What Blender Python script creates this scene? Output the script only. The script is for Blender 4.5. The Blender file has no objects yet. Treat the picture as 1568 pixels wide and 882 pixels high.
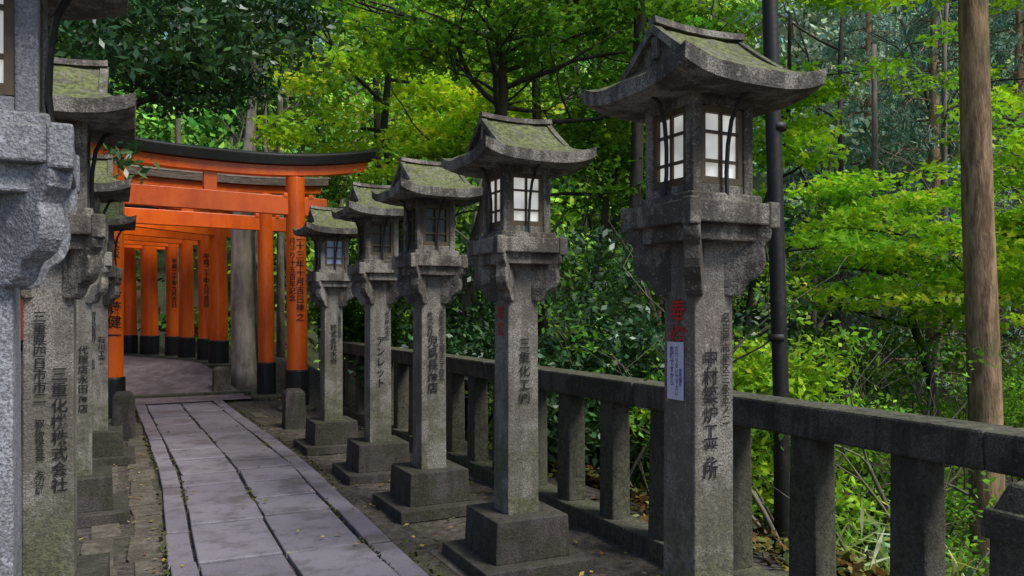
import bpy, math, random
import numpy as np
from mathutils import Vector, Matrix
random.seed(7); rng=np.random.default_rng(11)
scene=bpy.context.scene
F=1220.0; CX=784.0; HY=477.0; CZ=1.40; K=0.4926
ROT=math.atan(K)
cv=np.array([math.cos(ROT),math.sin(ROT)]); rv=np.array([-math.sin(ROT),math.cos(ROT)])
def WX(px,d): return (px-CX)/F*d
def WZ(py,d): return CZ+(HY-py)/F*d
def P(px,py,d): return (WX(px,d),d,WZ(py,d))
def smooth(a,b,t):
    t=np.clip((t-a)/(b-a),0,1); return t*t*(3-2*t)
def terrain(x,y):
    x=np.asarray(x,float); y=np.asarray(y,float)
    p=(x+K*y)*0.897
    z=-2.6*smooth(3.15,7.2,p)
    z=z+np.maximum(0,p-13)*0.55
    z=z+np.maximum(0,y-20)*0.6
    z=z+0.40*smooth(12.9,15.2,y)*(1-smooth(3,4.5,p))
    z=z+np.maximum(0,-p-1.3)*0.75*smooth(-2,3,y)
    far=smooth(3.6,6,p)+smooth(1.5,3,-p)+smooth(19,22,y)
    z=z+np.minimum(far,1)*(0.22*np.sin(x*1.3+y*.7)+0.18*np.sin(y*1.9-x*.8)+.1*np.sin(x*3.1)*np.cos(y*2.7))
    return 34*np.tanh(z/34)

# ---------------- materials ----------------
class M:
    def __init__(s,name,rough=.8):
        s.m=bpy.data.materials.new(name); s.m.use_nodes=True; s.nt=s.m.node_tree
        s.b=s.nt.nodes['Principled BSDF']; s.b.inputs['Roughness'].default_value=rough
        s.g=s.nt.nodes.new('ShaderNodeNewGeometry'); s.pos=s.g.outputs['Position']
    def scale(s,v,sc):
        n=s.nt.nodes.new('ShaderNodeVectorMath'); n.operation='MULTIPLY'
        s.nt.links.new(v,n.inputs[0]); n.inputs[1].default_value=sc; return n.outputs[0]
    def noise(s,scale,detail=4,rough=.6,vec=None):
        n=s.nt.nodes.new('ShaderNodeTexNoise'); s.nt.links.new(vec or s.pos,n.inputs['Vector'])
        n.inputs['Scale'].default_value=scale; n.inputs['Detail'].default_value=detail; n.inputs['Roughness'].default_value=rough
        return n.outputs['Fac']
    def ramp(s,f,a,b):
        n=s.nt.nodes.new('ShaderNodeMapRange'); n.interpolation_type='SMOOTHSTEP'
        s.nt.links.new(f,n.inputs[0]); n.inputs[1].default_value=a; n.inputs[2].default_value=b; return n.outputs[0]
    def math(s,op,a,b):
        n=s.nt.nodes.new('ShaderNodeMath'); n.operation=op; n.use_clamp=True
        for i,v in enumerate((a,b)):
            if isinstance(v,(int,float)): n.inputs[i].default_value=v
            else: s.nt.links.new(v,n.inputs[i])
        return n.outputs[0]
    def mix(s,f,a,b,blend='MIX'):
        n=s.nt.nodes.new('ShaderNodeMix'); n.data_type='RGBA'; n.blend_type=blend
        for i,v in ((0,f),(6,a),(7,b)):
            if isinstance(v,(int,float)): n.inputs[i].default_value=v
            elif isinstance(v,tuple): n.inputs[i].default_value=(v[0],v[1],v[2],1)
            else: s.nt.links.new(v,n.inputs[i])
        return n.outputs[2]
    def sep(s,v):
        n=s.nt.nodes.new('ShaderNodeSeparateXYZ'); s.nt.links.new(v,n.inputs[0]); return n.outputs
    def bump(s,h,st=.4,dist=.01):
        n=s.nt.nodes.new('ShaderNodeBump'); n.inputs['Strength'].default_value=st; n.inputs['Distance'].default_value=dist
        s.nt.links.new(h,n.inputs['Height']); s.nt.links.new(n.outputs[0],s.b.inputs['Normal'])
    def col(s,c):
        if isinstance(c,tuple): s.b.inputs['Base Color'].default_value=(c[0],c[1],c[2],1)
        else: s.nt.links.new(c,s.b.inputs['Base Color'])
        return s.m
def stone(name,light,dark,mosscol=(.06,.085,.02),mossup=.75,mosslow=.5,stain=.8):
    k=M(name,.88)
    sp=k.noise(170,1,.7); big=k.noise(3.6,5,.7); mid=k.noise(16,4,.65)
    streak=k.noise(11,3,.65,k.scale(k.pos,(1,1,.16)))
    c=k.mix(k.ramp(sp,.36,.62),tuple(v*.5 for v in light),tuple(v*1.35 for v in light))
    c=k.mix(k.math('MULTIPLY',k.ramp(mid,.55,.70),.45),c,tuple(v*1.35 for v in light))
    c=k.mix(k.math('MULTIPLY',k.ramp(big,.44,.58),stain),c,dark)
    c=k.mix(k.math('MULTIPLY',k.ramp(streak,.46,.60),stain*.85),c,dark)
    c=k.mix(k.math('MULTIPLY',k.ramp(k.noise(55,2,.75),.60,.68),.4),c,tuple(v*1.8 for v in light))
    nz=k.sep(k.g.outputs['Normal'])[2]; z=k.sep(k.pos)[2]
    up=k.math('MULTIPLY',k.math('MULTIPLY',k.ramp(nz,.25,.75),mossup),k.ramp(mid,.33,.55))
    low=k.math('MULTIPLY',k.math('MULTIPLY',k.ramp(z,1.15,.1),mosslow),k.ramp(big,.38,.54))
    lich=k.mix(k.ramp(k.noise(45,2,.7),.35,.65),tuple(v*.5 for v in mosscol),tuple(v*1.5 for v in mosscol))
    c=k.mix(k.math('MAXIMUM',up,low),c,lich)
    k.bump(k.math('ADD',k.math('MULTIPLY',k.noise(90,2,.7),.5),k.math('MULTIPLY',mid,.6)),.65,.015)
    return k.col(c)
S_LAN=stone('granite',(.215,.195,.17),(.042,.034,.028),mosscol=(.075,.085,.035),mosslow=.75,stain=.85)
S_POST=stone('post_granite',(.20,.185,.165),(.085,.072,.060),mosscol=(.075,.085,.035),mosslow=.8,stain=.7)
S_LAN2=stone('granite_pale',(.26,.27,.30),(.12,.12,.13),mosslow=.3,stain=.5)
S_ROOF=stone('roof_stone',(.16,.15,.12),(.04,.036,.028),mosscol=(.105,.122,.036),mossup=.92)
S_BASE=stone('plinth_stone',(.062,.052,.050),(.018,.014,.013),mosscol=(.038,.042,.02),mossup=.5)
S_FEN=stone('fence_stone',(.080,.070,.058),(.018,.014,.011),mosscol=(.08,.083,.048),mossup=.8,mosslow=.7)
S_FLAG=stone('flag_stone',(.15,.125,.11),(.055,.044,.036),mosscol=(.08,.076,.04),mossup=.45,mosslow=.2)
# paving
k=M('paving_stone',.6)
isl=k.g.outputs['Random Per Island']; mid=k.noise(7,5,.65); sp=k.noise(150,1,.7)
c=k.mix(isl,(.145,.130,.158),(.225,.205,.24))
c=k.mix(k.ramp(mid,.45,.7),c,(.120,.105,.122)); c=k.mix(k.math('MULTIPLY',k.ramp(sp,.4,.65),.35),c,(.28,.26,.30))
c=k.mix(k.math('MULTIPLY',k.ramp(k.noise(2.1,4,.7),.50,.64),.6),c,(.080,.070,.066))
k.bump(k.math('ADD',k.math('MULTIPLY',k.noise(60,2,.7),.5),k.math('MULTIPLY',mid,.5)),.5,.014); M_PAVE=k.col(c)
k=M('far_path',.8); c=k.mix(k.ramp(k.noise(5,5,.7),.35,.65),(.13,.10,.10),(.24,.195,.205)); k.bump(k.noise(30,3),.4,.02); M_FP=k.col(c)
# ground
k=M('soil',.95); n1=k.noise(2.2,5,.7); n2=k.noise(14,5,.7); n3=k.noise(.5,3,.6)
c=k.mix(k.ramp(n2,.35,.68),(.030,.023,.019),(.12,.10,.085))
c=k.mix(k.math('MULTIPLY',k.ramp(n1,.48,.6),.6),c,(.05,.055,.022))
c=k.mix(k.ramp(k.noise(60,2,.8),.62,.72),c,(.18,.15,.12))
yy=k.sep(k.pos)[1]
c=k.mix(k.ramp(yy,17,26),c,k.mix(k.ramp(n3,.4,.6),(.03,.05,.02),(.09,.14,.06)))
k.bump(k.math('ADD',n2,k.math('MULTIPLY',k.noise(70,2,.8),.5)),.8,.03); M_SOIL=k.col(c)
# paints
k=M('vermilion_paint',.33); n=k.noise(5,4,.6,k.scale(k.pos,(1,1,.3)))
c=k.mix(k.ramp(n,.35,.7),(.90,.150,.010),(.72,.095,.008)); c=k.mix(k.math('MULTIPLY',k.ramp(k.noise(28,3,.7),.60,.72),.5),c,(.28,.05,.02))
k.bump(k.noise(22,2),.12,.01); M_OR=k.col(c)
k=M('black_paint',.5); c=k.mix(k.ramp(k.noise(14,4,.7),.5,.75),(.006,.006,.008),(.03,.026,.026)); k.bump(k.noise(40,2),.2,.01); M_BK=k.col(c)
k=M('weathered_wood',.8); c=k.mix(k.ramp(k.noise(8,4,.7,k.scale(k.pos,(1,1,6))),.35,.65),(.09,.07,.055),(.24,.19,.15)); k.bump(k.noise(30,2),.3,.01); M_WW=k.col(c)
k=M('window_wood',.7); c=k.mix(k.noise(40,2),(.045,.03,.017),(.12,.085,.045)); M_FR=k.col(c)
k=M('iron',.6); c=k.mix(k.ramp(k.noise(30,2),.5,.7),(.008,.007,.008),(.028,.018,.015)); M_IR=k.col(c)
k=M('ink',.8); c=k.mix(k.ramp(k.noise(120,2,.8),.64,.8),(.004,.004,.005),(.04,.04,.04)); M_INK=k.col(c)
k=M('red_ink',.8); c=k.mix(k.ramp(k.noise(120,2,.8),.55,.75),(.42,.020,.012),(.2,.05,.04)); M_RED=k.col(c)
k=M('paper_notice',.6); M_PAP=k.col(k.mix(k.noise(20,2),(.48,.46,.60),(.60,.58,.70)))
k=M('violet_ink',.8); M_VI=k.col(k.mix(k.noise(20,2),(.06,.04,.2),(.09,.06,.25)))
def winmat(name,base,em):
    k=M(name,.4); g=k.noise(6,2,.5); c=k.mix(k.ramp(g,.35,.65),base,tuple(v*.62 for v in base))
    k.nt.links.new(c,k.b.inputs['Emission Color']); k.b.inputs['Emission Strength'].default_value=em
    return k.col(c)
W_LIT=winmat('lit_pane',(.80,.79,.74),.55); W_DIM=winmat('dim_pane',(.24,.30,.46),.14); W_DRK=winmat('dark_pane',(.035,.04,.035),0)
def bark(name,a,b,sc=9):
    k=M(name,.9); n=k.noise(sc,4,.7,k.scale(k.pos,(1,1,.22)))
    c=k.mix(k.ramp(n,.35,.65),a,b); c=k.mix(k.math('MULTIPLY',k.ramp(k.noise(2.5,3),.5,.65),.4),c,(.07,.09,.03))
    k.bump(n,.8,.03); return k.col(c)
B_DK=bark('bark_dark',(.014,.011,.009),(.05,.04,.03)); B_PALE=bark('bark_pale',(.26,.21,.17),(.55,.48,.40),5)
B_CED=bark('bark_cedar',(.12,.07,.038),(.34,.22,.125),12); B_GR=bark('bark_grey',(.07,.06,.045),(.20,.17,.13))
def leafmat(name,tr=.34,gl=0):
    k=M(name,.5); at=k.nt.nodes.new('ShaderNodeAttribute'); at.attribute_name='lc'
    d=k.nt.nodes.new('ShaderNodeBsdfDiffuse'); k.nt.links.new(at.outputs['Color'],d.inputs[0])
    t=k.nt.nodes.new('ShaderNodeBsdfTranslucent'); tc=k.mix(1.0,at.outputs['Color'],(1.7,1.7,.7),'MULTIPLY'); k.nt.links.new(tc,t.inputs[0])
    ms=k.nt.nodes.new('ShaderNodeMixShader'); ms.inputs[0].default_value=tr
    k.nt.links.new(d.outputs[0],ms.inputs[1]); k.nt.links.new(t.outputs[0],ms.inputs[2]); out=ms.outputs[0]
    if gl:
        g=k.nt.nodes.new('ShaderNodeBsdfGlossy'); g.inputs['Roughness'].default_value=.4; g.inputs[0].default_value=(.8,.85,.9,1)
        m2=k.nt.nodes.new('ShaderNodeMixShader'); m2.inputs[0].default_value=gl; k.nt.links.new(out,m2.inputs[1]); k.nt.links.new(g.outputs[0],m2.inputs[2]); out=m2.outputs[0]
    k.nt.nodes.remove(k.b)
    k.nt.links.new(out,k.nt.nodes['Material Output'].inputs[0]); return k.m
L_M=leafmat('leaves'); L_G=leafmat('glossy_leaves',.15,.05); L_F=leafmat('far_leaves',.0)

# ---------------- mesh builder ----------------
class B:
    def __init__(s): s.v=[]; s.f=[]; s.mi=[]
    def box(s,c,h,mi=0,taper=1.0,rz=0,jit=0):
        x,y,z=c; i=len(s.v); cr,sr=math.cos(rz),math.sin(rz)
        for k2,t in ((-1,1.0),(1,taper)):
            for a,b in ((-1,-1),(1,-1),(1,1),(-1,1)):
                X=a*h[0]*t+random.uniform(-jit,jit); Y=b*h[1]*t+random.uniform(-jit,jit)
                s.v.append((x+X*cr-Y*sr,y+X*sr+Y*cr,z+k2*h[2]+random.uniform(-jit,jit)*.3))
        for q in ((3,2,1,0),(4,5,6,7),(0,1,5,4),(1,2,6,5),(2,3,7,6),(3,0,4,7)):
            s.f.append(tuple(i+j for j in q)); s.mi.append(mi)
    def tube(s,pts,rad,n=8,mi=0,cap=True):
        pts=[Vector(p) for p in pts]; base=len(s.v)
        for j,p in enumerate(pts):
            t=(pts[min(j+1,len(pts)-1)]-pts[max(j-1,0)]).normalized()
            u=t.cross(Vector((0,1,0)) if abs(t.y)<.9 else Vector((1,0,0))).normalized(); w=t.cross(u)
            for q in range(n):
                a=2*math.pi*q/n; s.v.append(tuple(p+(u*math.cos(a)+w*math.sin(a))*rad[j]))
        for j in range(len(pts)-1):
            for q in range(n):
                a=base+j*n+q; b=base+j*n+(q+1)%n
                s.f.append((a,b,b+n,a+n)); s.mi.append(mi)
        if cap:
            s.f.append(tuple(base+q for q in range(n))[::-1]); s.mi.append(mi)
            e=base+(len(pts)-1)*n; s.f.append(tuple(e+q for q in range(n))); s.mi.append(mi)
    def prism(s,poly,fn,mi=0):
        i=len(s.v); n=len(poly)
        for side in (-1,1):
            for p in poly: s.v.append(fn(p,side))
        s.f.append(tuple(i+j for j in range(n))); s.mi.append(mi)
        s.f.append(tuple(i+n+j for j in range(n))[::-1]); s.mi.append(mi)
        for j in range(n):
            a=i+j;b=i+(j+1)%n; s.f.append((b,a,a+n,b+n)); s.mi.append(mi)
    def sweep(s,secs,mi=0):
        i=len(s.v); n=len(secs[0])
        for r in secs: s.v+= [tuple(p) for p in r]
        for j in range(len(secs)-1):
            for q in range(n):
                a=i+j*n+q;b=i+j*n+(q+1)%n; s.f.append((a,b,b+n,a+n)); s.mi.append(mi)
        s.f.append(tuple(i+q for q in range(n))[::-1]); s.mi.append(mi)
        e=i+(len(secs)-1)*n; s.f.append(tuple(e+q for q in range(n))); s.mi.append(mi)
    def mesh(s,name,mats,fix=True):
        me=bpy.data.meshes.new(name); me.from_pydata(s.v,[],s.f)
        for m in mats: me.materials.append(m)
        me.polygons.foreach_set('material_index',s.mi)
        if fix:
            import bmesh
            bm=bmesh.new(); bm.from_mesh(me); bmesh.ops.recalc_face_normals(bm,faces=bm.faces); bm.to_mesh(me); bm.free()
        me.update(); return me
def obj(name,me,parent=None,loc=(0,0,0),rz=0,bevel=0,smooth_=False,segs=2):
    o=bpy.data.objects.new(name,me); scene.collection.objects.link(o); o.location=loc; o.rotation_euler=(0,0,rz)
    if parent: o.parent=parent
    if bevel:
        b=o.modifiers.new('b','BEVEL'); b.width=bevel; b.segments=segs; b.limit_method='ANGLE'; b.angle_limit=math.radians(40)
    if smooth_:
        for p in me.polygons: p.use_smooth=True
    return o
def empty(name,loc=(0,0,0),rz=0):
    o=bpy.data.objects.new(name,None); scene.collection.objects.link(o); o.location=loc; o.rotation_euler=(0,0,rz); return o
def text(par,s,loc,size,rz,mat,name='inscription',ls=.95):
    c=bpy.data.curves.new(name,'FONT'); c.body='\n'.join(s); c.size=size; c.align_x='CENTER'; c.space_line=ls; c.offset=size*.012
    c.materials.append(mat); o=bpy.data.objects.new(name,c); scene.collection.objects.link(o)
    o.parent=par; o.location=loc; o.rotation_euler=(math.radians(90),0,rz); return o

# ---------------- terrain ----------------
def axis(lo,hi,fine0,fine1,f,cst):
    a=list(np.arange(lo,fine0,cst))+list(np.arange(fine0,fine1,f))+list(np.arange(fine1,hi+cst,cst)); return np.array(a)
gx=axis(-90,110,-12,12,.3,2.5); gy=axis(-30,130,-2,24,.3,2.5)
X,Y=np.meshgrid(gx,gy); Z=terrain(X,Y)
Z+= .012*np.sin(X*7+Y*3)*np.cos(Y*6-X*2)
nx,ny=len(gx),len(gy)
vs=np.stack([X.ravel(),Y.ravel(),Z.ravel()],1)
idx=np.arange(nx*ny).reshape(ny,nx)
fs=np.stack([idx[:-1,:-1].ravel(),idx[:-1,1:].ravel(),idx[1:,1:].ravel(),idx[1:,:-1].ravel()],1)
me=bpy.data.meshes.new('ground'); me.from_pydata(vs.tolist(),[],fs.tolist()); me.materials.append(M_SOIL)
obj('ground',me,smooth_=True)

# ---------------- paving ----------------
def AD(a,s):
    return np.array([a*0.897*cv[0]+s*rv[0], a*0.897*cv[1]+s*rv[1]])
def s_of_depth(a,d): return (d-a*.897*cv[1])/rv[1]
pb=B()
cols=[(.25,.413,.70),(.418,.925,.66),(.93,1.442,.72),(1.447,1.62,.80)]
end=s_of_depth(.9,12.9)
bends=[(1,.0),(4.3,.0),(5.6,.035),(7.2,.09),(8.4,.07),(10,.03),(12,-.02),(15,-.05)]
def bend(s):
    return float(np.interp(s,[b[0] for b in bends],[b[1] for b in bends]))
for ci,(a0,a1,ln) in enumerate(cols):
    s=s_of_depth(.9,1.0)+random.uniform(-.4,0)
    while s<end:
        L=ln*random.uniform(.65,1.3); g=.007; w=.012
        z=.036+random.uniform(-.009,.009); tl=random.uniform(-.006,.006); sh=random.uniform(-.006,.006); sk=random.uniform(-.03,.03)
        q=[]
        for (aa,ss) in ((a0+g,s+g),(a1-g,s+g+sk*.3),(a1-g,s+L-g),(a0+g,s+L-g)):
            aa2=aa+bend(ss)+sh+random.uniform(-.004,.004); q.append(AD(aa2,ss+random.uniform(-w,w)*.5))
        i=len(pb.v)
        for zz in (-.05,z):
            for j,xy in enumerate(q): pb.v.append((xy[0],xy[1],zz+(tl*(1 if j in(0,1) else -1) if zz>0 else 0)))
        for f in ((3,2,1,0),(4,5,6,7),(0,1,5,4),(1,2,6,5),(2,3,7,6),(3,0,4,7)): pb.f.append(tuple(i+j for j in f)); pb.mi.append(0)
        s+=L+.008
obj('stone_path',pb.mesh('stone_path',[M_PAVE]),bevel=.008)
pb=B(); cpts=[(-4.75,12.0),(-5.25,12.8),(-5.95,13.75),(-6.85,14.8),(-7.7,15.6),(-8.5,16.2),(-9.5,16.7),(-10.6,17.0),(-12,17.2)]
fine=[]
for i in range(len(cpts)-1):
    for t in np.linspace(0,1,6)[:-1]: fine.append(np.array(cpts[i])*(1-t)+np.array(cpts[i+1])*t)
fine.append(np.array(cpts[-1])); rows=[]
for i,pnt in enumerate(fine):
    t=fine[min(i+1,len(fine)-1)]-fine[max(i-1,0)]; t/=np.linalg.norm(t); n=np.array([t[1],-t[0]])
    r=[]
    for w in np.linspace(-.85,.85,7):
        q=pnt+n*w; r.append((q[0],q[1],float(terrain(q[0],q[1]))+.045))
    rows.append(r)
for r in rows: pb.v+=r
for i in range(len(rows)-1):
    for j in range(6):
        a=i*7+j; pb.f.append((a,a+1,a+8,a+7)); pb.mi.append(0)
obj('far_path',pb.mesh('far_path',[M_FP],False),smooth_=True)
kb=B(); c0=AD(.95,s_of_depth(.95,12.75)); kb.box((c0[0],c0[1],.04),(1.1,.09,.05),rz=ROT+.02); obj('threshold_stone',kb.mesh('threshold_stone',[S_FEN]),bevel=.01)
fb=B()
for (alist) in ((-.06,.17,.115),(1.86,2.1,.10)):
    a_,b_,w_=alist
    for aa in (a_,b_) if a_<0 else (a_,):
        s=1.6+random.uniform(0,.4)
        while s<11.3:
            Ls=random.uniform(.28,.6); xy=AD(aa-(.05 if aa<.1 else -.01)+random.uniform(-.02,.02),s+Ls/2)
            if a_<0 or random.random()<.4:
                fb.box((xy[0],xy[1],.003),(w_*random.uniform(.8,1.0)*.86,Ls/2-.015,.010),rz=ROT+random.uniform(-.05,.05),jit=.016)
            s+=Ls
obj('verge_flagstones',fb.mesh('verge_flagstones',[S_FLAG]),bevel=.005)

# ---------------- lantern ----------------
def lantern_meshes():
    b=B()
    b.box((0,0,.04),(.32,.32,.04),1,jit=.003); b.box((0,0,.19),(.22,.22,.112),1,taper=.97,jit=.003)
    b.box((0,0,1.0),(.094,.094,.712),2,taper=.95)
    prof=[(.04,1.715),(.262,1.715),(.268,1.69),(.262,1.665),(.246,1.648),(.238,1.632),(.243,1.61),(.246,1.585),(.240,1.555),(.225,1.53),(.205,1.515),(.188,1.508),(.178,1.495),(.170,1.475),(.155,1.458),(.135,1.452),(.115,1.455),(.04,1.46)]
    for q in range(4):
        a=math.pi/4+q*math.pi/2; ca,sa=math.cos(a),math.sin(a)
        b.prism(prof,lambda p,sd:(p[0]*ca-sd*.030*sa,p[0]*sa+sd*.030*ca,p[1]),0)
    b.box((0,0,1.685),(.172,.172,.033),0)
    b.box((0,0,1.752),(.205,.205,.040),0)
    for sx in (-1,1):
        for sy in (-1,1): b.box((sx*.186,sy*.186,1.750),(.025,.025,.048),0)
    b.box((0,0,1.807),(.165,.165,.018),0)
    for sx in (-1,1):
        for sy in (-1,1): b.box((sx*.120,sy*.120,2.01),(.022,.022,.19),0,taper=1.04)
    for q in range(4):
        a=q*math.pi/2; ca,sa=math.cos(a),math.sin(a)
        b.box((.118*ca,.118*sa,1.838),(.020,.099,.022) ,0,rz=a); b.box((.121*ca,.121*sa,2.172),(.020,.101,.030),0,rz=a)
    body=b.mesh('stone_body',[S_LAN,S_BASE,S_POST])
    r=B(); H=.325; ug=.19
    us=list(np.linspace(-H,-ug,5))+list(np.linspace(-ug,ug,7))+list(np.linspace(ug,H,5)); gab=[0]*5+[1]*7+[0]*5
    vsn=np.linspace(-H,H,25)
    hv=lambda v:.222*(1-abs(v)/H)**1.18; hu=lambda u:.085*(1-(abs(u)-ug)/(H-ug))**1.15
    lift=lambda u,v:.040*(abs(u)/H)**3*(abs(v)/H)**3+.010*((abs(u)/H)**4+(abs(v)/H)**4)
    z0=2.222; nu=len(us); nv=len(vsn); top={}; bot={}
    for i,u in enumerate(us):
        for j,v in enumerate(vsn):
            h=hv(v) if gab[i] else min(hv(v),hu(u))
            top[i,j]=len(r.v); r.v.append((u,v,z0+h+lift(u,v)+.003*math.sin(u*37+v*23)))
    for i,u in enumerate(us):
        for j,v in enumerate(vsn):
            e=max(abs(u),abs(v))/H
            bot[i,j]=len(r.v); r.v.append((u*.985,v*.985,z0-.056+lift(u,v)+.022*(1-e)))
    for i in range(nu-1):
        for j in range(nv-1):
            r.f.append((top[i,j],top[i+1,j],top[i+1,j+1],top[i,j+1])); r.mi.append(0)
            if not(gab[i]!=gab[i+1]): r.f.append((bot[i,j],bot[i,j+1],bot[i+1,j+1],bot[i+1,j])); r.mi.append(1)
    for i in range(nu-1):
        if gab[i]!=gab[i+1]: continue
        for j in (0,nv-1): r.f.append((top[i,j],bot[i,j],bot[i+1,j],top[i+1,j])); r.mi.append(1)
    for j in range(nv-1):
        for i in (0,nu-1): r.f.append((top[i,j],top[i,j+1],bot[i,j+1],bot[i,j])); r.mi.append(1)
    for sd in (-1,1):
        secs=[]
        for v in np.linspace(-.215,.215,17):
            zz=z0+hv(v)+.012; th=.034; w=.016; u0=sd*(ug+.012)
            secs.append([(u0-w,v,zz),(u0+w,v,zz),(u0+w,v,zz-th),(u0-w,v,zz-th)])
        r.sweep(secs,1)
        r.box((sd*(ug+.004),0,z0+.145),(.012,.018,.04),1)
    secs=[]
    for u in np.linspace(-.215,.215,9):
        zz=z0+.218+.012*(u/.2)**2; secs.append([(u,-.024,zz),(u,-.018,zz+.026),(u,.018,zz+.026),(u,.024,zz)])
    r.sweep(secs,1)
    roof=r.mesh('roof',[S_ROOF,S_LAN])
    fr=B(); pn=B(); ir=B()
    for q in range(4):
        a=q*math.pi/2; ca,sa=math.cos(a),math.sin(a)
        def T(x,y): return (x*ca-y*sa,x*sa+y*ca)
        def bx(bb,x,y,z,hx,hy,hz):
            X,Y=T(x,y); bb.box((X,Y,z),(hx,hy,hz),0,rz=a)
        for s in (-1,1): bx(fr,.126,s*.088,2.0,.008,.0105,.138)
        for zz in (1.873,2.131): bx(fr,.125,0,zz,.009,.0775,.013)
        bx(fr,.124,0,2.0,.006,.006,.117)
        for zz in (1.945,2.05): bx(fr,.1235,0,zz,.005,.077,.0055)
        bx(pn,.112,0,2.0,.003,.092,.14)
        pts=[T(.245,.03)+(2.185,),T(.20,.024)+(2.16,),T(.168,.014)+(2.09,),T(.155,.008)+(2.0,),T(.152,.004)+(1.9,),T(.16,0)+(1.82,)]
        ir.tube(pts,[.0085]*6,6)
    return body,roof,fr.mesh('window_frame',[M_FR]),pn,ir.mesh('iron_strap',[M_IR])
body,roof,frm,pn,irm=lantern_meshes()
pmesh={'lit':pn.mesh('pane',[W_LIT]),'dim':pn.mesh('pane',[W_DIM]),'drk':pn.mesh('pane',[W_DRK])}
body2=body.copy(); body2.materials[0]=S_LAN2; body2.materials[2]=S_LAN2
def lantern(x,y,win,rz=0,pale=False,sc=1.0):
    e=empty('stone_lantern',(x,y,0),ROT+rz); e.scale=(1,1,sc)
    obj('stone_body',body2 if pale else body,e,bevel=.006); o=obj('roof',roof,e,bevel=.004)
    obj('window_frame',frm,e); obj('window_pane',pmesh[win],e); obj('iron_strap',irm,e)
    return e
L=[]
for d,w,dx in ((3.03,'lit',0),(4.42,'lit',0),(5.66,'drk',0),(6.79,'drk',0),(8.12,'dim',-.04)):
    L.append(lantern(2.20-K*d+dx,d,w,random.uniform(-.03,.03),sc=random.uniform(.995,1.005)))
mR=math.radians(-90)
text(L[0],'奉燈',(-.0965,0,1.36),.100,mR,M_RED,ls=1.0)
text(L[0],'中村築炉工業所',(-.022,-.0985,1.20),.072,0,M_INK,ls=.95)
text(L[0],'名古屋市南区三条五ノ二',(.050,-.0985,1.36),.040,0,M_INK)
nb=B(); nb.box((-.0985,.012,1.175),(.0022,.046,.108)); obj('paper_notice',nb.mesh('paper_notice',[M_PAP]),L[0])
text(L[0],'危険ですから',(-.1025,.028,1.245),.026,mR,M_VI); text(L[0],'さわらないで下さい',(-.1025,.0,1.25),.022,mR,M_VI); text(L[0],'伏見稲荷',(-.1025,-.022,1.17),.018,mR,M_VI)
text(L[1],'奉燈',(-.0965,0,1.36),.08,mR,M_RED,ls=1.1)
text(L[1],'三重化工㈱',(.005,-.0985,1.20),.068,0,M_INK,ls=1.1)
text(L[2],'児島長商店',(-.01,-.0985,1.16),.082,0,M_INK,ls=.98)
text(L[2],'大阪市西区北堀江三丁目五',(.058,-.0985,1.38),.044,0,M_INK); text(L[2],'株式会社',(-.03,-.0985,1.36),.046,0,M_INK)
text(L[3],'アンレット',(0,-.0985,1.12),.080,0,M_INK,ls=1.1); text(L[3],'名古屋市中区',(.055,-.0985,1.36),.042,0,M_INK)
text(L[4],'株式会社水谷',(0,-.0985,1.22),.070,0,M_INK); text(L[4],'三重県四日市市',(.06,-.0985,1.36),.038,0,M_INK)
for i,(d,w,off) in enumerate(((1.78,'lit',-.045),(3.35,'drk',0),(5.4,'drk',0),(7.4,'drk',.08))):
    e=lantern(-.29-K*d+off,d,w,random.uniform(-.02,.02),pale=(i==0)); L.append(e)
    if i:
        text(e,('三重化機株式会社','代理店永田商店','石川工業')[i-1],(.04,-.0985,1.12),.062,0,M_INK,ls=1.05)
        text(e,('三重県四日市市二','大阪市南区東三丁目','四日市市浜町')[i-1],(-.03,-.0985,1.36),.05,0,M_INK)
        text(e,('取締役会長 渡辺雄','株式会社','名古屋')[i-1],(-.03,-.0985,.93),.036,0,M_INK)

# ---------------- fence ----------------
fb=B()
s0=s_of_depth(3.08,.9); s1=s_of_depth(3.08,10.9)
fe=empty('stone_fence',(0,0,0),ROT)
pc=3.0*.897+.10
s=s0
while s<s1:
    Ls=min(2.12,s1-s); fb.box((pc,s+Ls/2,.915),(.098,Ls/2-.002,.072),jit=.004); fb.box((pc,s+Ls/2,.03),(.105,Ls/2-.002,.085),jit=.005); s+=Ls
s=s_of_depth(3.08,3.57)-.53*5
while s<s1: 
    fb.box((pc+random.uniform(-.006,.006),s+random.uniform(-.01,.01),.478),(.068,.082,.371),taper=.93,jit=.004); s+=.53
obj('rails_and_posts',fb.mesh('fence',[S_FEN]),fe,bevel=.012)
def spost(px,d,h,w,name='stone_post',cap=False,m=S_FEN,z=0.0):
    b=B(); b.box((0,0,h*.45-.02),(w,w,h*.45+.02),taper=.93,jit=.004); b.box((0,0,h*.9+h*.05),(w*.93,w*.93,h*.05+.002),taper=.62)
    if cap: b.box((0,0,h*.86),(w*1.12,w*1.12,.045),taper=.95)
    return obj(name,b.mesh(name,[m]),None,(WX(px,d),d,z),ROT,bevel=.012)
spost(1592,2.35,.89,.10,cap=True)
spost(450,9.6,.47,.125,m=S_BASE); spost(189,8.75,.52,.12,m=S_BASE); spost(339,13.4,.42,.14,z=.05,m=S_FLAG); spost(534,10.9,.75,.11)
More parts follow.
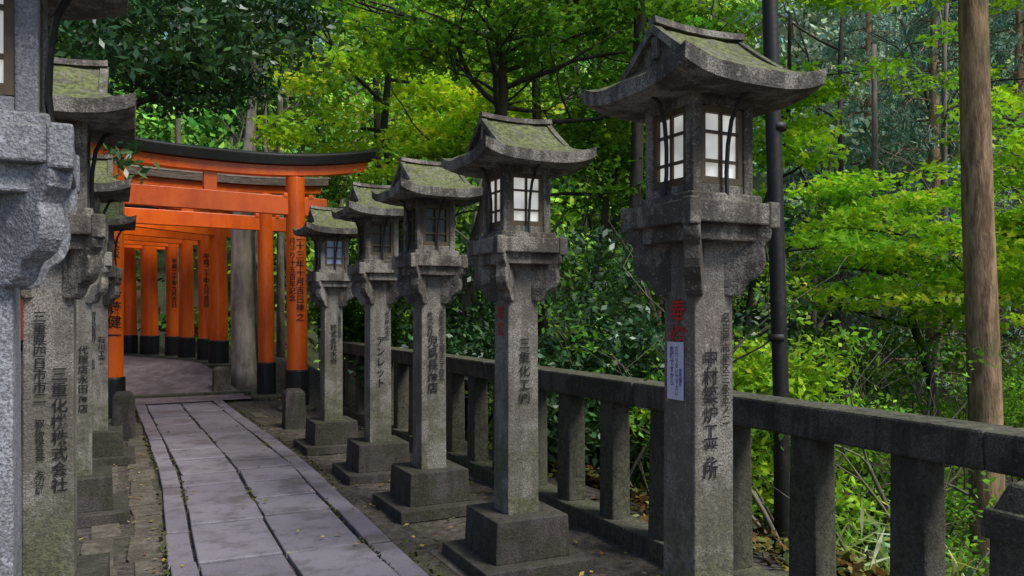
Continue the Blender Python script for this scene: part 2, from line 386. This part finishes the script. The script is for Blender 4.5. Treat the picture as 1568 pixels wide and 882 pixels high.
# ---------------- torii ----------------
def torii(L0,R0,z,nz0,nz1,sz0,kz,r=.13,bh=.58,ovl=1.0,ovr=1.1,topm=1,txtR=None,txtL=None,up=.22):
    Lx,Rx=np.array(L0),np.array(R0); w=np.linalg.norm(Rx-Lx); mid=(Lx+Rx)/2; ang=math.atan2(Rx[1]-Lx[1],Rx[0]-Lx[0])
    e=empty('torii_gate',(mid[0],mid[1],z),ang); b=B(); h=w/2
    for s in (-1,1):
        b.tube([(s*h,0,.05),(s*h,0,1.2),(s*(h-.03),0,sz0+.02)],[r,r*.98,r*.9],24,0)
        b.tube([(s*h,0,.02),(s*h,0,bh-.02),(s*h,0,bh)],[r+.022,r+.022,r+.012],24,1)
        b.tube([(s*h,0,-.1),(s*h,0,.04),(s*h,0,.075)],[r+.12,r+.12,r+.08],16,2)
    b.box((0,0,(nz0+nz1)/2),(h+.42,.052,(nz1-nz0)/2),0)
    for s in (-1,1):
        for q in (-1,1): b.box((s*h+q*(r+.035),0,nz1+.012),(.03,.062,.028),0)
    b.box((0,0,(nz1+sz0)/2),(.085,.045,(sz0-nz1)/2+.01),0)
    def arc(za,zb,wd,mi,ext,t2):
        secs=[]
        xa,xb=-(h+ovl+ext),(h+ovr+ext)
        for x in np.linspace(xa,xb,25):
            u=(x/(h+1.1)); lf=up*abs(u)**2.4
            secs.append([(x,-wd,za+lf),(x,wd,za+lf),(x,wd*t2,zb+lf),(x,-wd*t2,zb+lf)])
        b.sweep(secs,mi)
    k1=.42
    arc(sz0,sz0+(kz-sz0)*k1,.085,0,-.08,1.0)
    arc(sz0+(kz-sz0)*k1+.002,sz0+(kz-sz0)*.80,.15,topm,.02,1.12)
    secs=[]
    for x in np.linspace(-(h+ovl+.06),(h+ovr+.06),25):
        lf=up*abs(x/(h+1.1))**2.4; za=sz0+(kz-sz0)*.80+.002+lf; zb=kz+lf
        secs.append([(x,-.175,za),(x,.175,za),(x,.16,za+.02),(x,0,zb),(x,-.16,za+.02)])
    b.sweep(secs,topm)
    me=b.mesh('gate_frame',[M_OR,M_BK,S_FEN,M_WW])
    obj('gate_frame',me,e,bevel=.006)
    def ptxt(s,str_,size,z0,lat,lsp=1.0):
        px=mid[0]+s*h*math.cos(ang); py=mid[1]+s*h*math.sin(ang)
        view=math.atan2(-py,-px)-ang+math.pi/2+lat
        dx,dy=math.sin(view),-math.cos(view)
        text(e,str_,(s*h+dx*(r+.002),dy*(r+.002),z0),size,view,M_INK,ls=lsp)
    if txtR:
        for (st,size,z0,lat) in txtR: ptxt(1,st,size,z0,lat)
    if txtL:
        for (st,size,z0,lat) in txtL: ptxt(-1,st,size,z0,lat)
    return e
def XY(px,d): return (WX(px,d),d)
torii(XY(170,10.0),XY(455,11.3),0,2.76,3.02,3.27,3.60,r=.145,txtR=[('二十三年十月吉日建之',.125,2.40,.3),('月参り十五百年記念',.10,2.35,-.45)],txtL=[('大阪',.12,2.2,.3),('伊藤健一',.17,1.55,.25)])
torii(XY(150,11.3),XY(408,12.65),0.02,2.66,2.88,3.22,3.50,r=.125,topm=3,ovl=.7,ovr=.95,up=.12)
for (lp,ld,rp,rd,r) in ((150,12.6,335,15.0,.165),(118,13.8,313,16.0,.12),(80,14.6,286,16.8,.15),(40,15.2,264,17.5,.13),(-20,15.8,229,18.0,.185),(-60,16.0,199,18.3,.15)):
    a,b_=XY(lp,ld),XY(rp,rd)
    torii(a,b_,.36,2.45,2.68,2.84,3.1,r=r,bh=.5,ovl=.6,ovr=.6,up=.1,txtR=[('平成二十年九月吉日',.12,2.1,.3)] if rp in(264,313) else None)

# ---------------- foliage ----------------
def leaves_mesh(name,C,col,size,up=.9,aspect=.5,lobes=1,mat=L_M,droop=0.0):
    n=len(C); size=np.broadcast_to(size,(n,)).astype(float)*rng.uniform(.65,1.3,n)
    if lobes>1:
        base_u=rng.normal(size=(n,3)); nrm=rng.normal(size=(n,3))*.55; nrm[:,2]+=up
        nrm/=np.linalg.norm(nrm,axis=1)[:,None]
        base_u-= (base_u*nrm).sum(1)[:,None]*nrm; base_u/=np.linalg.norm(base_u,axis=1)[:,None]; bv=np.cross(nrm,base_u)
        Cs=[];Us=[];Ns=[];S=[]
        for kk in range(lobes):
            a=(kk-(lobes-1)/2)*math.radians(48); u=base_u*math.cos(a)+bv*math.sin(a)
            sc=1-.18*abs(kk-(lobes-1)/2); Cs.append(C+u*(size*sc*.5)[:,None]); Us.append(u); Ns.append(nrm); S.append(size*sc)
        C=np.concatenate(Cs); u=np.concatenate(Us); nn=np.concatenate(Ns); size=np.concatenate(S); col=np.concatenate([col]*lobes); aspect=aspect*.75
    else:
        nn=rng.normal(size=(n,3))*.6; nn[:,2]+=up; nn/=np.linalg.norm(nn,axis=1)[:,None]
        u=rng.normal(size=(n,3)); u[:,2]-=droop; u-=(u*nn).sum(1)[:,None]*nn; u/=np.linalg.norm(u,axis=1)[:,None]
    v=np.cross(nn,u); n=len(C); hl=(size*.5)[:,None]; hw=(size*.5*aspect)[:,None]
    V=np.stack([C-u*hl,C+v*hw-nn*hl*.12-u*hl*.1,C+u*hl-nn*hl*.22,C-v*hw-nn*hl*.12-u*hl*.1],1).reshape(-1,3)
    me=bpy.data.meshes.new(name); me.vertices.add(4*n); me.vertices.foreach_set('co',V.ravel())
    me.loops.add(4*n); me.loops.foreach_set('vertex_index',np.arange(4*n,dtype=np.int32))
    me.polygons.add(n); me.polygons.foreach_set('loop_start',np.arange(0,4*n,4,dtype=np.int32)); me.polygons.foreach_set('loop_total',np.full(n,4,dtype=np.int32))
    at=me.attributes.new('lc','FLOAT_COLOR','POINT'); cc=np.concatenate([np.clip(col,0,.62),np.ones((n,1))],1); at.data.foreach_set('color',np.repeat(cc,4,axis=0).ravel())
    me.materials.append(mat); me.update(); me.validate(); return me
def clump_points(C,R,per,pal,var=.22):
    C=np.asarray(C,float); Kc=len(C); R=np.broadcast_to(R,(Kc,3)); pal=np.broadcast_to(pal,(Kc,3))
    d=rng.normal(size=(Kc,per,3)); d/=np.linalg.norm(d,axis=2)[...,None]; rad=rng.uniform(0,1,(Kc,per,1))**.45
    P_=C[:,None]+d*rad*R[:,None]
    cl=rng.lognormal(0,var,(Kc,1,1)); lf=rng.lognormal(0,.22,(Kc,per,1))
    hue=rng.normal(0,.10,(Kc,per,1))+rng.normal(0,.07,(Kc,1,1)); colr=pal[:,None]*cl*lf*np.concatenate([1+hue*1.5,1+hue*.3,1-hue],2)
    return P_.reshape(-1,3),colr.reshape(-1,3)
BR=np.array((.225,.41,.032)); YG=np.array((.31,.50,.032)); MD=np.array((.085,.19,.024)); DK=np.array((.022,.058,.016)); HAZE=np.array((.26,.40,.28)); OL=np.array((.11,.12,.035))  # the bluish green has atmospheric haze painted into the leaf colour
def grow(b,p,d,ln,r,depth,tips,spread=.8,flat=.25,mi=0,nseg=5,kids=(2,4)):
    pts=[Vector(p)]; rad=[r]; d=Vector(d).normalized()
    for i in range(nseg):
        d=(d+Vector((random.gauss(0,.13),random.gauss(0,.13),random.gauss(0,.10)))).normalized()
        pts.append(pts[-1]+d*ln/nseg); rad.append(r*(1-.55*(i+1)/nseg))
    b.tube(pts,rad,7 if r>.04 else 4,mi,cap=False)
    if depth==0: tips.append(pts[-1]); tips.append(pts[-2]); tips.append(pts[-3]); return
    for i in range(random.randint(*kids)):
        t=random.randint(max(1,nseg//2),nseg); a=random.uniform(0,6.283)
        nd=(d*.55+Vector((math.cos(a),math.sin(a),random.uniform(-.1,flat+.25)))*spread)
        grow(b,pts[t],nd,ln*random.uniform(.55,.8),rad[t]*.68,depth-1,tips,spread,flat,mi,nseg,kids)
def tree(name,base,path,r,bark_,crown,pal,lsize,R=(.45,.45,.16),depth=2,blen=1.4,lobes=3,mat=L_M,extra=None,up=.9,aspect=.6,first=.45,nb=7,var=.3,per=110,droop=0):
    b=B(); e=empty(name,(0,0,0)); pts=[Vector(base)]+[Vector(q) for q in path]
    fp=[]
    for i in range(len(pts)-1):
        for t in (0,.33,.66): fp.append(pts[i].lerp(pts[i+1],t)+Vector((random.gauss(0,.02),random.gauss(0,.02),0)))
    fp.append(pts[-1]); n=len(fp); rad=[r*(1-.6*i/(n-1)) for i in range(n)]; rad[0]*=1.25
    b.tube(fp,rad,12,0); tips=[]
    for i in range(nb):
        j=int(n*first)+int((n-int(n*first)-1)*i/max(1,nb-1)); a=i*2.4+random.uniform(-.4,.4)
        grow(b,fp[j],(math.cos(a),math.sin(a),random.uniform(.1,.6)),blen*random.uniform(.7,1.2),rad[j]*.6,depth,tips)
    obj('trunk',b.mesh('trunk',[bark_],False),e,smooth_=True)
    C=[tuple(t) for t in tips]
    if len(C)>crown: C=random.sample(C,crown)
    if extra is not None: C+=list(extra)
    pt,cl=clump_points(C,R,per,pal,var)
    obj('foliage',leaves_mesh('foliage',pt,cl,lsize,up,aspect,lobes,mat,droop),e); return e
def fill(px0,px1,py0,py1,d0,d1,n):
    out=[]
    for _ in range(n):
        d=random.uniform(d0,d1); out.append(P(random.uniform(px0,px1),random.uniform(py0,py1),d))
    return out
def gz(x,y): return float(terrain(x,y))
def tb(px,d,dz=-.2): x=WX(px,d); return (x,d,gz(x,d)+dz)
tree('maple_tree',tb(690,10.2),[P(722,400,10.2),P(752,280,10.1),P(768,190,10),P(772,110,10),P(775,40,9.9)],.11,B_DK,90,MD*1.2,.085,depth=2,blen=1.8,first=.62,nb=14,extra=fill(560,1040,-60,95,8.5,11.5,56),per=72,R=(.5,.5,.11))
tree('maple_tree',tb(612,14.5),[P(610,350,14.5),P(590,200,14.4),P(600,80,14.3),P(610,-40,14)],.10,B_DK,60,YG,.11,depth=2,blen=2.0,extra=fill(430,760,-20,235,12.5,15.5,70),per=80,R=(.6,.6,.14))
tree('maple_tree',tb(650,12.2),[P(655,380,12.2),P(690,260,12.2),P(700,190,12.2)],.05,B_DK,36,YG*1.1,.085,depth=1,blen=1.2,extra=fill(615,760,165,235,11.4,12.6,28)+fill(850,960,150,260,11.4,12.6,14),per=80,R=(.45,.45,.10))
tree('maple_tree',tb(900,11),[P(905,450,11),P(930,300,11),P(985,170,11),P(1000,60,11)],.07,B_DK,60,MD*1.15,.09,depth=2,blen=1.5,extra=fill(880,1180,40,330,9.5,12,60),per=72,R=(.5,.5,.13))
tree('maple_tree',tb(1440,11),[P(1430,600,11),P(1400,500,11),P(1370,420,11),P(1380,360,11)],.08,B_DK,60,BR*1.2,.09,depth=2,blen=1.5,extra=fill(1215,1600,320,500,8.5,12,66),per=78,R=(.55,.55,.09))
tree('maple_tree',tb(1120,9.5),[P(1140,520,9.5),P(1170,330,9.5),P(1205,180,9.5),P(1210,20,9)],.05,B_DK,24,BR,.085,depth=1,blen=.8,extra=fill(1165,1260,110,260,8.6,10.5,22)+fill(1190,1640,-80,10,7,9.5,34),per=70,R=(.40,.40,.09))
tree('maple_tree',tb(1640,9.0),[P(1640,450,9),P(1620,250,9),P(1600,120,9)],.06,B_DK,34,BR*1.05,.08,depth=2,blen=.9,extra=fill(1530,1640,180,420,8,10.5,24),per=70,R=(.42,.42,.10))
tree('evergreen_oak_tree',tb(60,8.5),[P(90,250,8.2),P(130,60,8),P(170,-60,7.8)],.13,B_DK,60,DK*1.4,.10,depth=2,blen=1.3,lobes=1,mat=L_G,extra=fill(120,480,-80,95,6.4,9,105)+fill(190,340,80,165,8,9,24)+fill(160,205,225,260,6.3,6.7,2),per=75,R=(.38,.38,.18),up=.6,aspect=.42,droop=.5)
def shrub(name,px,d,C,pal,ls,mat,per=80,R=(.35,.35,.22),lobes=1,var=.3,asp=.5):
    e=empty(name); b=B(); base=Vector(tb(px,d)); tips=[]
    for i in range(6):
        a=random.uniform(0,6.28); grow(b,base,(math.cos(a)*.35,math.sin(a)*.35,1),1.1,.03,2,tips,.6,.5)
    obj('stems',b.mesh('stems',[B_DK],False),e,smooth_=True)
    pt,cl=clump_points(C+[tuple(t) for t in tips],R,per,pal,var); obj('foliage',leaves_mesh('foliage',pt,cl,ls,.6,asp,lobes,mat),e)
shrub('camellia_shrub',930,8,fill(845,1020,370,660,7.2,8.8,60),DK*1.4,.085,L_G)
shrub('camellia_shrub',720,10.5,fill(640,800,370,600,9.6,11.5,45),DK*1.7,.085,L_G)
shrub('camellia_shrub',1110,9,fill(1020,1190,330,560,8,10,45),DK*1.7,.09,L_G)
shrub('hillside_shrub',560,14,fill(490,640,270,480,12.8,15,46),MD*.75,.10,L_M)
shrub('hillside_shrub',1160,6.5,fill(1120,1250,640,760,5.8,7.5,16),BR*.8,.07,L_M,per=60)
shrub('valley_shrub',1350,12,fill(1200,1600,510,660,10,14,70),MD*.8,.10,L_M,per=72,R=(.5,.5,.18))
def mass(name,N,yr,hfun,per,R,ls,palf,pmin=3.9,lob=1,mat=L_M,pxr=(-200,1780),up=.8,asp=.55):
    C=[];pal=[]
    while len(C)<N:
        y=yr[0]+(yr[1]-yr[0])*random.random()**.8; px=random.uniform(*pxr); x=WX(px,y); p=(x+K*y)*.897
        if p<pmin: continue
        z=gz(x,y)+hfun(px,y); C.append((x,y,z)); pal.append(palf(px,y,z,x))
    pt,cl=clump_points(C,R,per,np.array(pal),.35); obj(name,leaves_mesh(name,pt,cl,ls,up,asp,lob,mat))
def nz(x,y,z): return .5+.5*math.sin(x*.55+1.7*math.sin(z*.5))*math.cos(y*.35+z*.7)
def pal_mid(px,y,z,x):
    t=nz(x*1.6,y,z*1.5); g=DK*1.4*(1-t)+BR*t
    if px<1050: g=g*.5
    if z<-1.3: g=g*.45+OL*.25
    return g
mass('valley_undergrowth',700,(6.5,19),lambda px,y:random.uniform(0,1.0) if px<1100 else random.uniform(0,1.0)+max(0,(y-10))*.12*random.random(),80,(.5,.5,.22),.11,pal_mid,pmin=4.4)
HAZE_FAR=np.array((.40,.56,.43))  # paler green with thicker haze painted in, for the farthest leaves
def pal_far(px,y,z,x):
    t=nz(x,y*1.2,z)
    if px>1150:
        g=HAZE*(1-t)*.9+BR*1.1*t; h=min(1,max(0,(y-19)/9)); return (g*(1-h)+HAZE_FAR*h)*(.75+.5*t)  # right side: painted haze in the leaf colour, stronger with depth
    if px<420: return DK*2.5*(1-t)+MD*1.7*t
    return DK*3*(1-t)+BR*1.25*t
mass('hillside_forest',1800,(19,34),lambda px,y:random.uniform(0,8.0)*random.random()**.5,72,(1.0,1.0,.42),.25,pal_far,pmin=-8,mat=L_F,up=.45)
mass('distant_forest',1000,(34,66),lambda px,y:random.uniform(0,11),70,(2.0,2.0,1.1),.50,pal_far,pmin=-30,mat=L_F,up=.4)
C=[];pal=[]
for _ in range(200):
    y=random.uniform(5,18); p=random.uniform(-5.5,-1.7); x=p/.897-K*y; C.append((x,y,gz(x,y)+random.uniform(0,1.8))); pal.append(DK*random.uniform(1,2.4))
pt,cl=clump_points(C,(.5,.5,.25),65,np.array(pal)); obj('bank_undergrowth',leaves_mesh('bank_undergrowth',pt,cl,.11,.7,.5,1,L_F))
tbk=B(); dummy=[]
for i in range(66):
    y=random.uniform(15,34); px=random.uniform(150,1640); x=WX(px,y); p=(x+K*y)*.897
    if p<2.2 and y<20: continue
    z=gz(x,y)-.3; h=random.uniform(5,12); lx=random.gauss(0,1.3); r=random.uniform(.03,.14); mi=random.choice((0,0,1)); ph=random.uniform(0,6)
    pts=[Vector((x+lx*t*t+.22*math.sin(t*5+ph),y+.2*math.cos(t*4+ph),z+h*t)) for t in np.linspace(0,1,8)]; tbk.tube(pts,[r*(1-.6*t) for t in np.linspace(0,1,8)],7,mi)
    for j in (3,4,5,6):
        a=random.uniform(0,6.28); grow(tbk,pts[j],(math.cos(a),math.sin(a)*.5,.7),random.uniform(1,2.2),r*.4,1,dummy,.7,.4,mi=mi,nseg=4,kids=(1,3))
for i in range(42):
    y=random.uniform(8.5,17); px=random.uniform(860,1640); x=WX(px,y)
    if (x+K*y)*.897<4.2: continue
    grow(tbk,(x,y,gz(x,y)-.1),(random.gauss(0,.35),random.gauss(0,.2),1),random.uniform(1.6,3.2),random.uniform(.02,.05),2,dummy,.6,.5,mi=random.choice((0,0,1)),nseg=6,kids=(2,3))
for px,d,tp in ((392,18.5,385),(430,18,428),(268,19,275),(415,20,400),(590,16,572),(1345,17,1338),(1060,13,1040),(962,9.4,985),(840,12,815)):
    x=WX(px,d); z=gz(x,d)-.3; x2=WX(tp,d); tbk.tube([(x+(x2-x)*t,d,z+9*t) for t in np.linspace(0,1,6)],[.10*(1-.45*t) for t in np.linspace(0,1,6)],8,1 if px<500 or px>1200 else 0)
obj('forest_trunks',tbk.mesh('forest_trunks',[B_DK,B_GR],False),smooth_=True)
b=B(); d=13.9; x=WX(374,d); b.tube([(x+.02,d,0),(x,d,.4),(x-.03,d,1.5),(x-.06,d,2.9),(x+.02,d,3.8),(x+.25,d,6),(x+.4,d,9)],[.27,.21,.195,.17,.09,.06,.04],16)
e=empty('pale_trunk_tree'); obj('trunk',b.mesh('trunk',[B_PALE],False),e,smooth_=True)
pt,cl=clump_points([(x+random.gauss(0,1.1),d+random.gauss(0,1.1),random.uniform(6.0,9.4)) for _ in range(36)],(.5,.5,.2),70,MD*1.2); obj('foliage',leaves_mesh('foliage',pt,cl,.1,.9,.5,1),e)
b=B(); d=8.0; b.tube([(WX(1516,d),d,-2.8),(WX(1513,d),d,-1.0),(WX(1508,d),d,.6),(WX(1497,d),d,2.4),(WX(1490,d),d,4.4),(WX(1486,d),d,8)],[.19,.165,.155,.145,.135,.10],18)
e=empty('cedar_tree'); obj('trunk',b.mesh('trunk',[B_CED],False),e,smooth_=True)
pt,cl=clump_points([(WX(1486,d)+random.gauss(0,.9),d+random.gauss(0,.9),random.uniform(5.8,8.4)) for _ in range(36)],(.5,.5,.2),80,MD*.8); obj('foliage',leaves_mesh('foliage',pt,cl,.1,.5,.2,1),e)
def conifer(px,d,ztop_py,r0,pal,name='conifer_tree'):
    x=WX(px,d); z0=gz(x,d)-.3; z1=WZ(ztop_py,d); b=B(); b.tube([(x,d,z0),(x,d,(z0+z1)/2),(x,d,z1)],[.2,.13,.02],8)
    e=empty(name); C=[]
    for i in range(80):
        t=(i+.5)/80; z=z0+1.5+(z1-z0-1.5)*t; a=i*2.399; rr=r0*(1-t)**.7+.15
        tip=(x+rr*math.cos(a),d+rr*math.sin(a),z-.35*rr); b.tube([(x,d,z),(x+rr*.5*math.cos(a),d+rr*.5*math.sin(a),z+.02),tip],[.03,.02,.006],4,cap=False)
        for s in (.35,.55,.75,.95): C.append((x+rr*s*math.cos(a),d+rr*s*math.sin(a),z-.35*rr*s*s-.1))
    obj('trunk',b.mesh('trunk',[B_CED],False),e,smooth_=True)
    pt,cl=clump_points(C,(.28,.28,.22),52,pal,.2); obj('foliage',leaves_mesh('foliage',pt,cl,.17,.3,.16,1,L_F,droop=1.5),e)
conifer(1430,17,-160,1.9,HAZE*.6); conifer(1330,22,-100,2.2,HAZE*.95); conifer(1560,19,-120,2.4,HAZE*.7)  # needle colour carries painted distance haze
tw=B(); tips=[]
for i in range(85):
    px=random.uniform(860,1640); d=random.uniform(5.2,9.5); x=WX(px,d)
    if (x+K*d)*.897<3.5: continue
    a=random.uniform(0,6.28); grow(tw,(x,d,gz(x,d)-.05),(math.cos(a)*.5,math.sin(a)*.5,1),random.uniform(.8,1.5),random.uniform(.012,.03),2,tips,.7,.4,nseg=4,kids=(2,3))
obj('bare_brushwood',tw.mesh('bare_brushwood',[B_GR],False),smooth_=True)
C=[tuple(t) for t in random.sample(tips,min(240,len(tips)))]
pt,cl=clump_points(C,(.22,.22,.12),24,MD*1.4,.4); obj('brushwood_leaves',leaves_mesh('brushwood_leaves',pt,cl,.06,.8,.5,1))
C=[]
for i in range(90):
    px=random.uniform(1330,1620); d=random.uniform(4.6,7.2); x=WX(px,d); C.append((x,d,gz(x,d)+.25))
pt,cl=clump_points(C,(.16,.16,.25),34,np.array((.24,.33,.16)),.3); obj('bamboo_grass',leaves_mesh('bamboo_grass',pt,cl,.24,.1,.09,1,L_M,droop=-.8))
C=[]
while len(C)<300:
    px=random.uniform(820,1640); d=random.uniform(4,9); x=WX(px,d)
    if (x+K*d)*.897<3.25: continue
    C.append((x,d,gz(x,d)+.06))
pt,cl=clump_points(C,(.3,.3,.07),36,OL*.75,.5); cl[::2]=cl[::2]*np.array((1.3,.7,.7)); obj('leaf_litter',leaves_mesh('leaf_litter',pt,cl,.07,1.2,.6,1,L_F))
n=1300; pr=np.where(rng.random(n)<.6,rng.uniform(1.5,2.6,n),rng.uniform(-.9,.25,n)); pr[:110]=rng.uniform(.2,1.5,110); ss=rng.uniform(1.5,14,n)
XYp=pr[:,None]*cv[None]+ss[:,None]*rv[None]; zz=np.where((pr>.2)&(pr<1.5),.054,.026)
Cc=np.concatenate([XYp,zz[:,None]],1); pc_=np.array([(.30,.20,.05),(.17,.09,.035),(.42,.32,.10),(.12,.13,.03)])[rng.integers(0,4,n)]
obj('fallen_leaves',leaves_mesh('fallen_leaves',Cc,pc_,.036,3.0,.6,1,L_F))
# moss tufts along the path edges and joints
n=5200; side=rng.integers(0,5,n); aa=np.array([.235,.415,.928,1.445,1.635])[side]+rng.normal(0,.012,n)+np.where(side==4,.02,0); ss=rng.uniform(1.5,13.5,n)
keep=(np.sin(ss*1.7+side*2)+np.sin(ss*4.1+side)*.6+rng.normal(0,.5,n))>.5-.5*((side==0)|(side==4)); aa=aa[keep]; ss=ss[keep]; n=len(aa)
bb=np.interp(ss,[b_[0] for b_ in bends],[b_[1] for b_ in bends]); pr=(aa+bb)*.897
XYp=pr[:,None]*cv[None]+ss[:,None]*rv[None]; Cc=np.concatenate([XYp,rng.uniform(.02,.042,n)[:,None]],1)
pc_=np.array([(.05,.065,.02),(.08,.09,.03),(.035,.03,.02)])[rng.integers(0,3,n)]
obj('moss_tufts',leaves_mesh('moss_tufts',Cc,pc_,.026,.9,.7,1,L_F))
b=B(); d=5.3; b.tube([(WX(1201,d),d,-2.0),(WX(1196,d),d,.8),(WX(1178,d),d,3.6),(WX(1172,d),d,4.6)],[.052,.052,.050,.048],16)
for z in (1.2,2.6): b.tube([(WX(1190,d),d,z),(WX(1190,d),d,z+.05)],[.058,.058],16)
obj('iron_pole',b.mesh('iron_pole',[M_IR],False),smooth_=True)

# ---------------- light, camera ----------------
S=Vector((.62,-.42,1.0)).normalized(); el=math.asin(S.z); az=math.atan2(S.x,S.y)
w=bpy.data.worlds.new("World"); scene.world=w; w.use_nodes=True; nt=w.node_tree
sky=nt.nodes.new('ShaderNodeTexSky'); sky.sky_type='NISHITA'; sky.sun_disc=False; sky.sun_elevation=el; sky.sun_rotation=az
bg=nt.nodes['Background']; nt.links.new(sky.outputs[0],bg.inputs[0]); bg.inputs[1].default_value=.15
ld=bpy.data.lights.new('sun','SUN'); ld.energy=4.4; ld.angle=math.radians(26); ld.color=(1,.95,.86)
lo=bpy.data.objects.new('sun',ld); scene.collection.objects.link(lo); lo.rotation_euler=S.to_track_quat('Z','Y').to_euler(); lo.location=(10,-10,20)
cam=bpy.data.cameras.new('camera'); co=bpy.data.objects.new('camera',cam); scene.collection.objects.link(co); scene.camera=co
co.location=(0,0,CZ); co.rotation_euler=(math.radians(90),0,0); cam.sensor_width=36; cam.lens=F/1568*36; cam.shift_y=36/1568; cam.clip_end=500; cam.clip_start=.05
scene.view_settings.view_transform='Standard'; scene.view_settings.look='None'; scene.view_settings.exposure=0
print('faces',sum(len(m.polygons) for m in bpy.data.meshes))
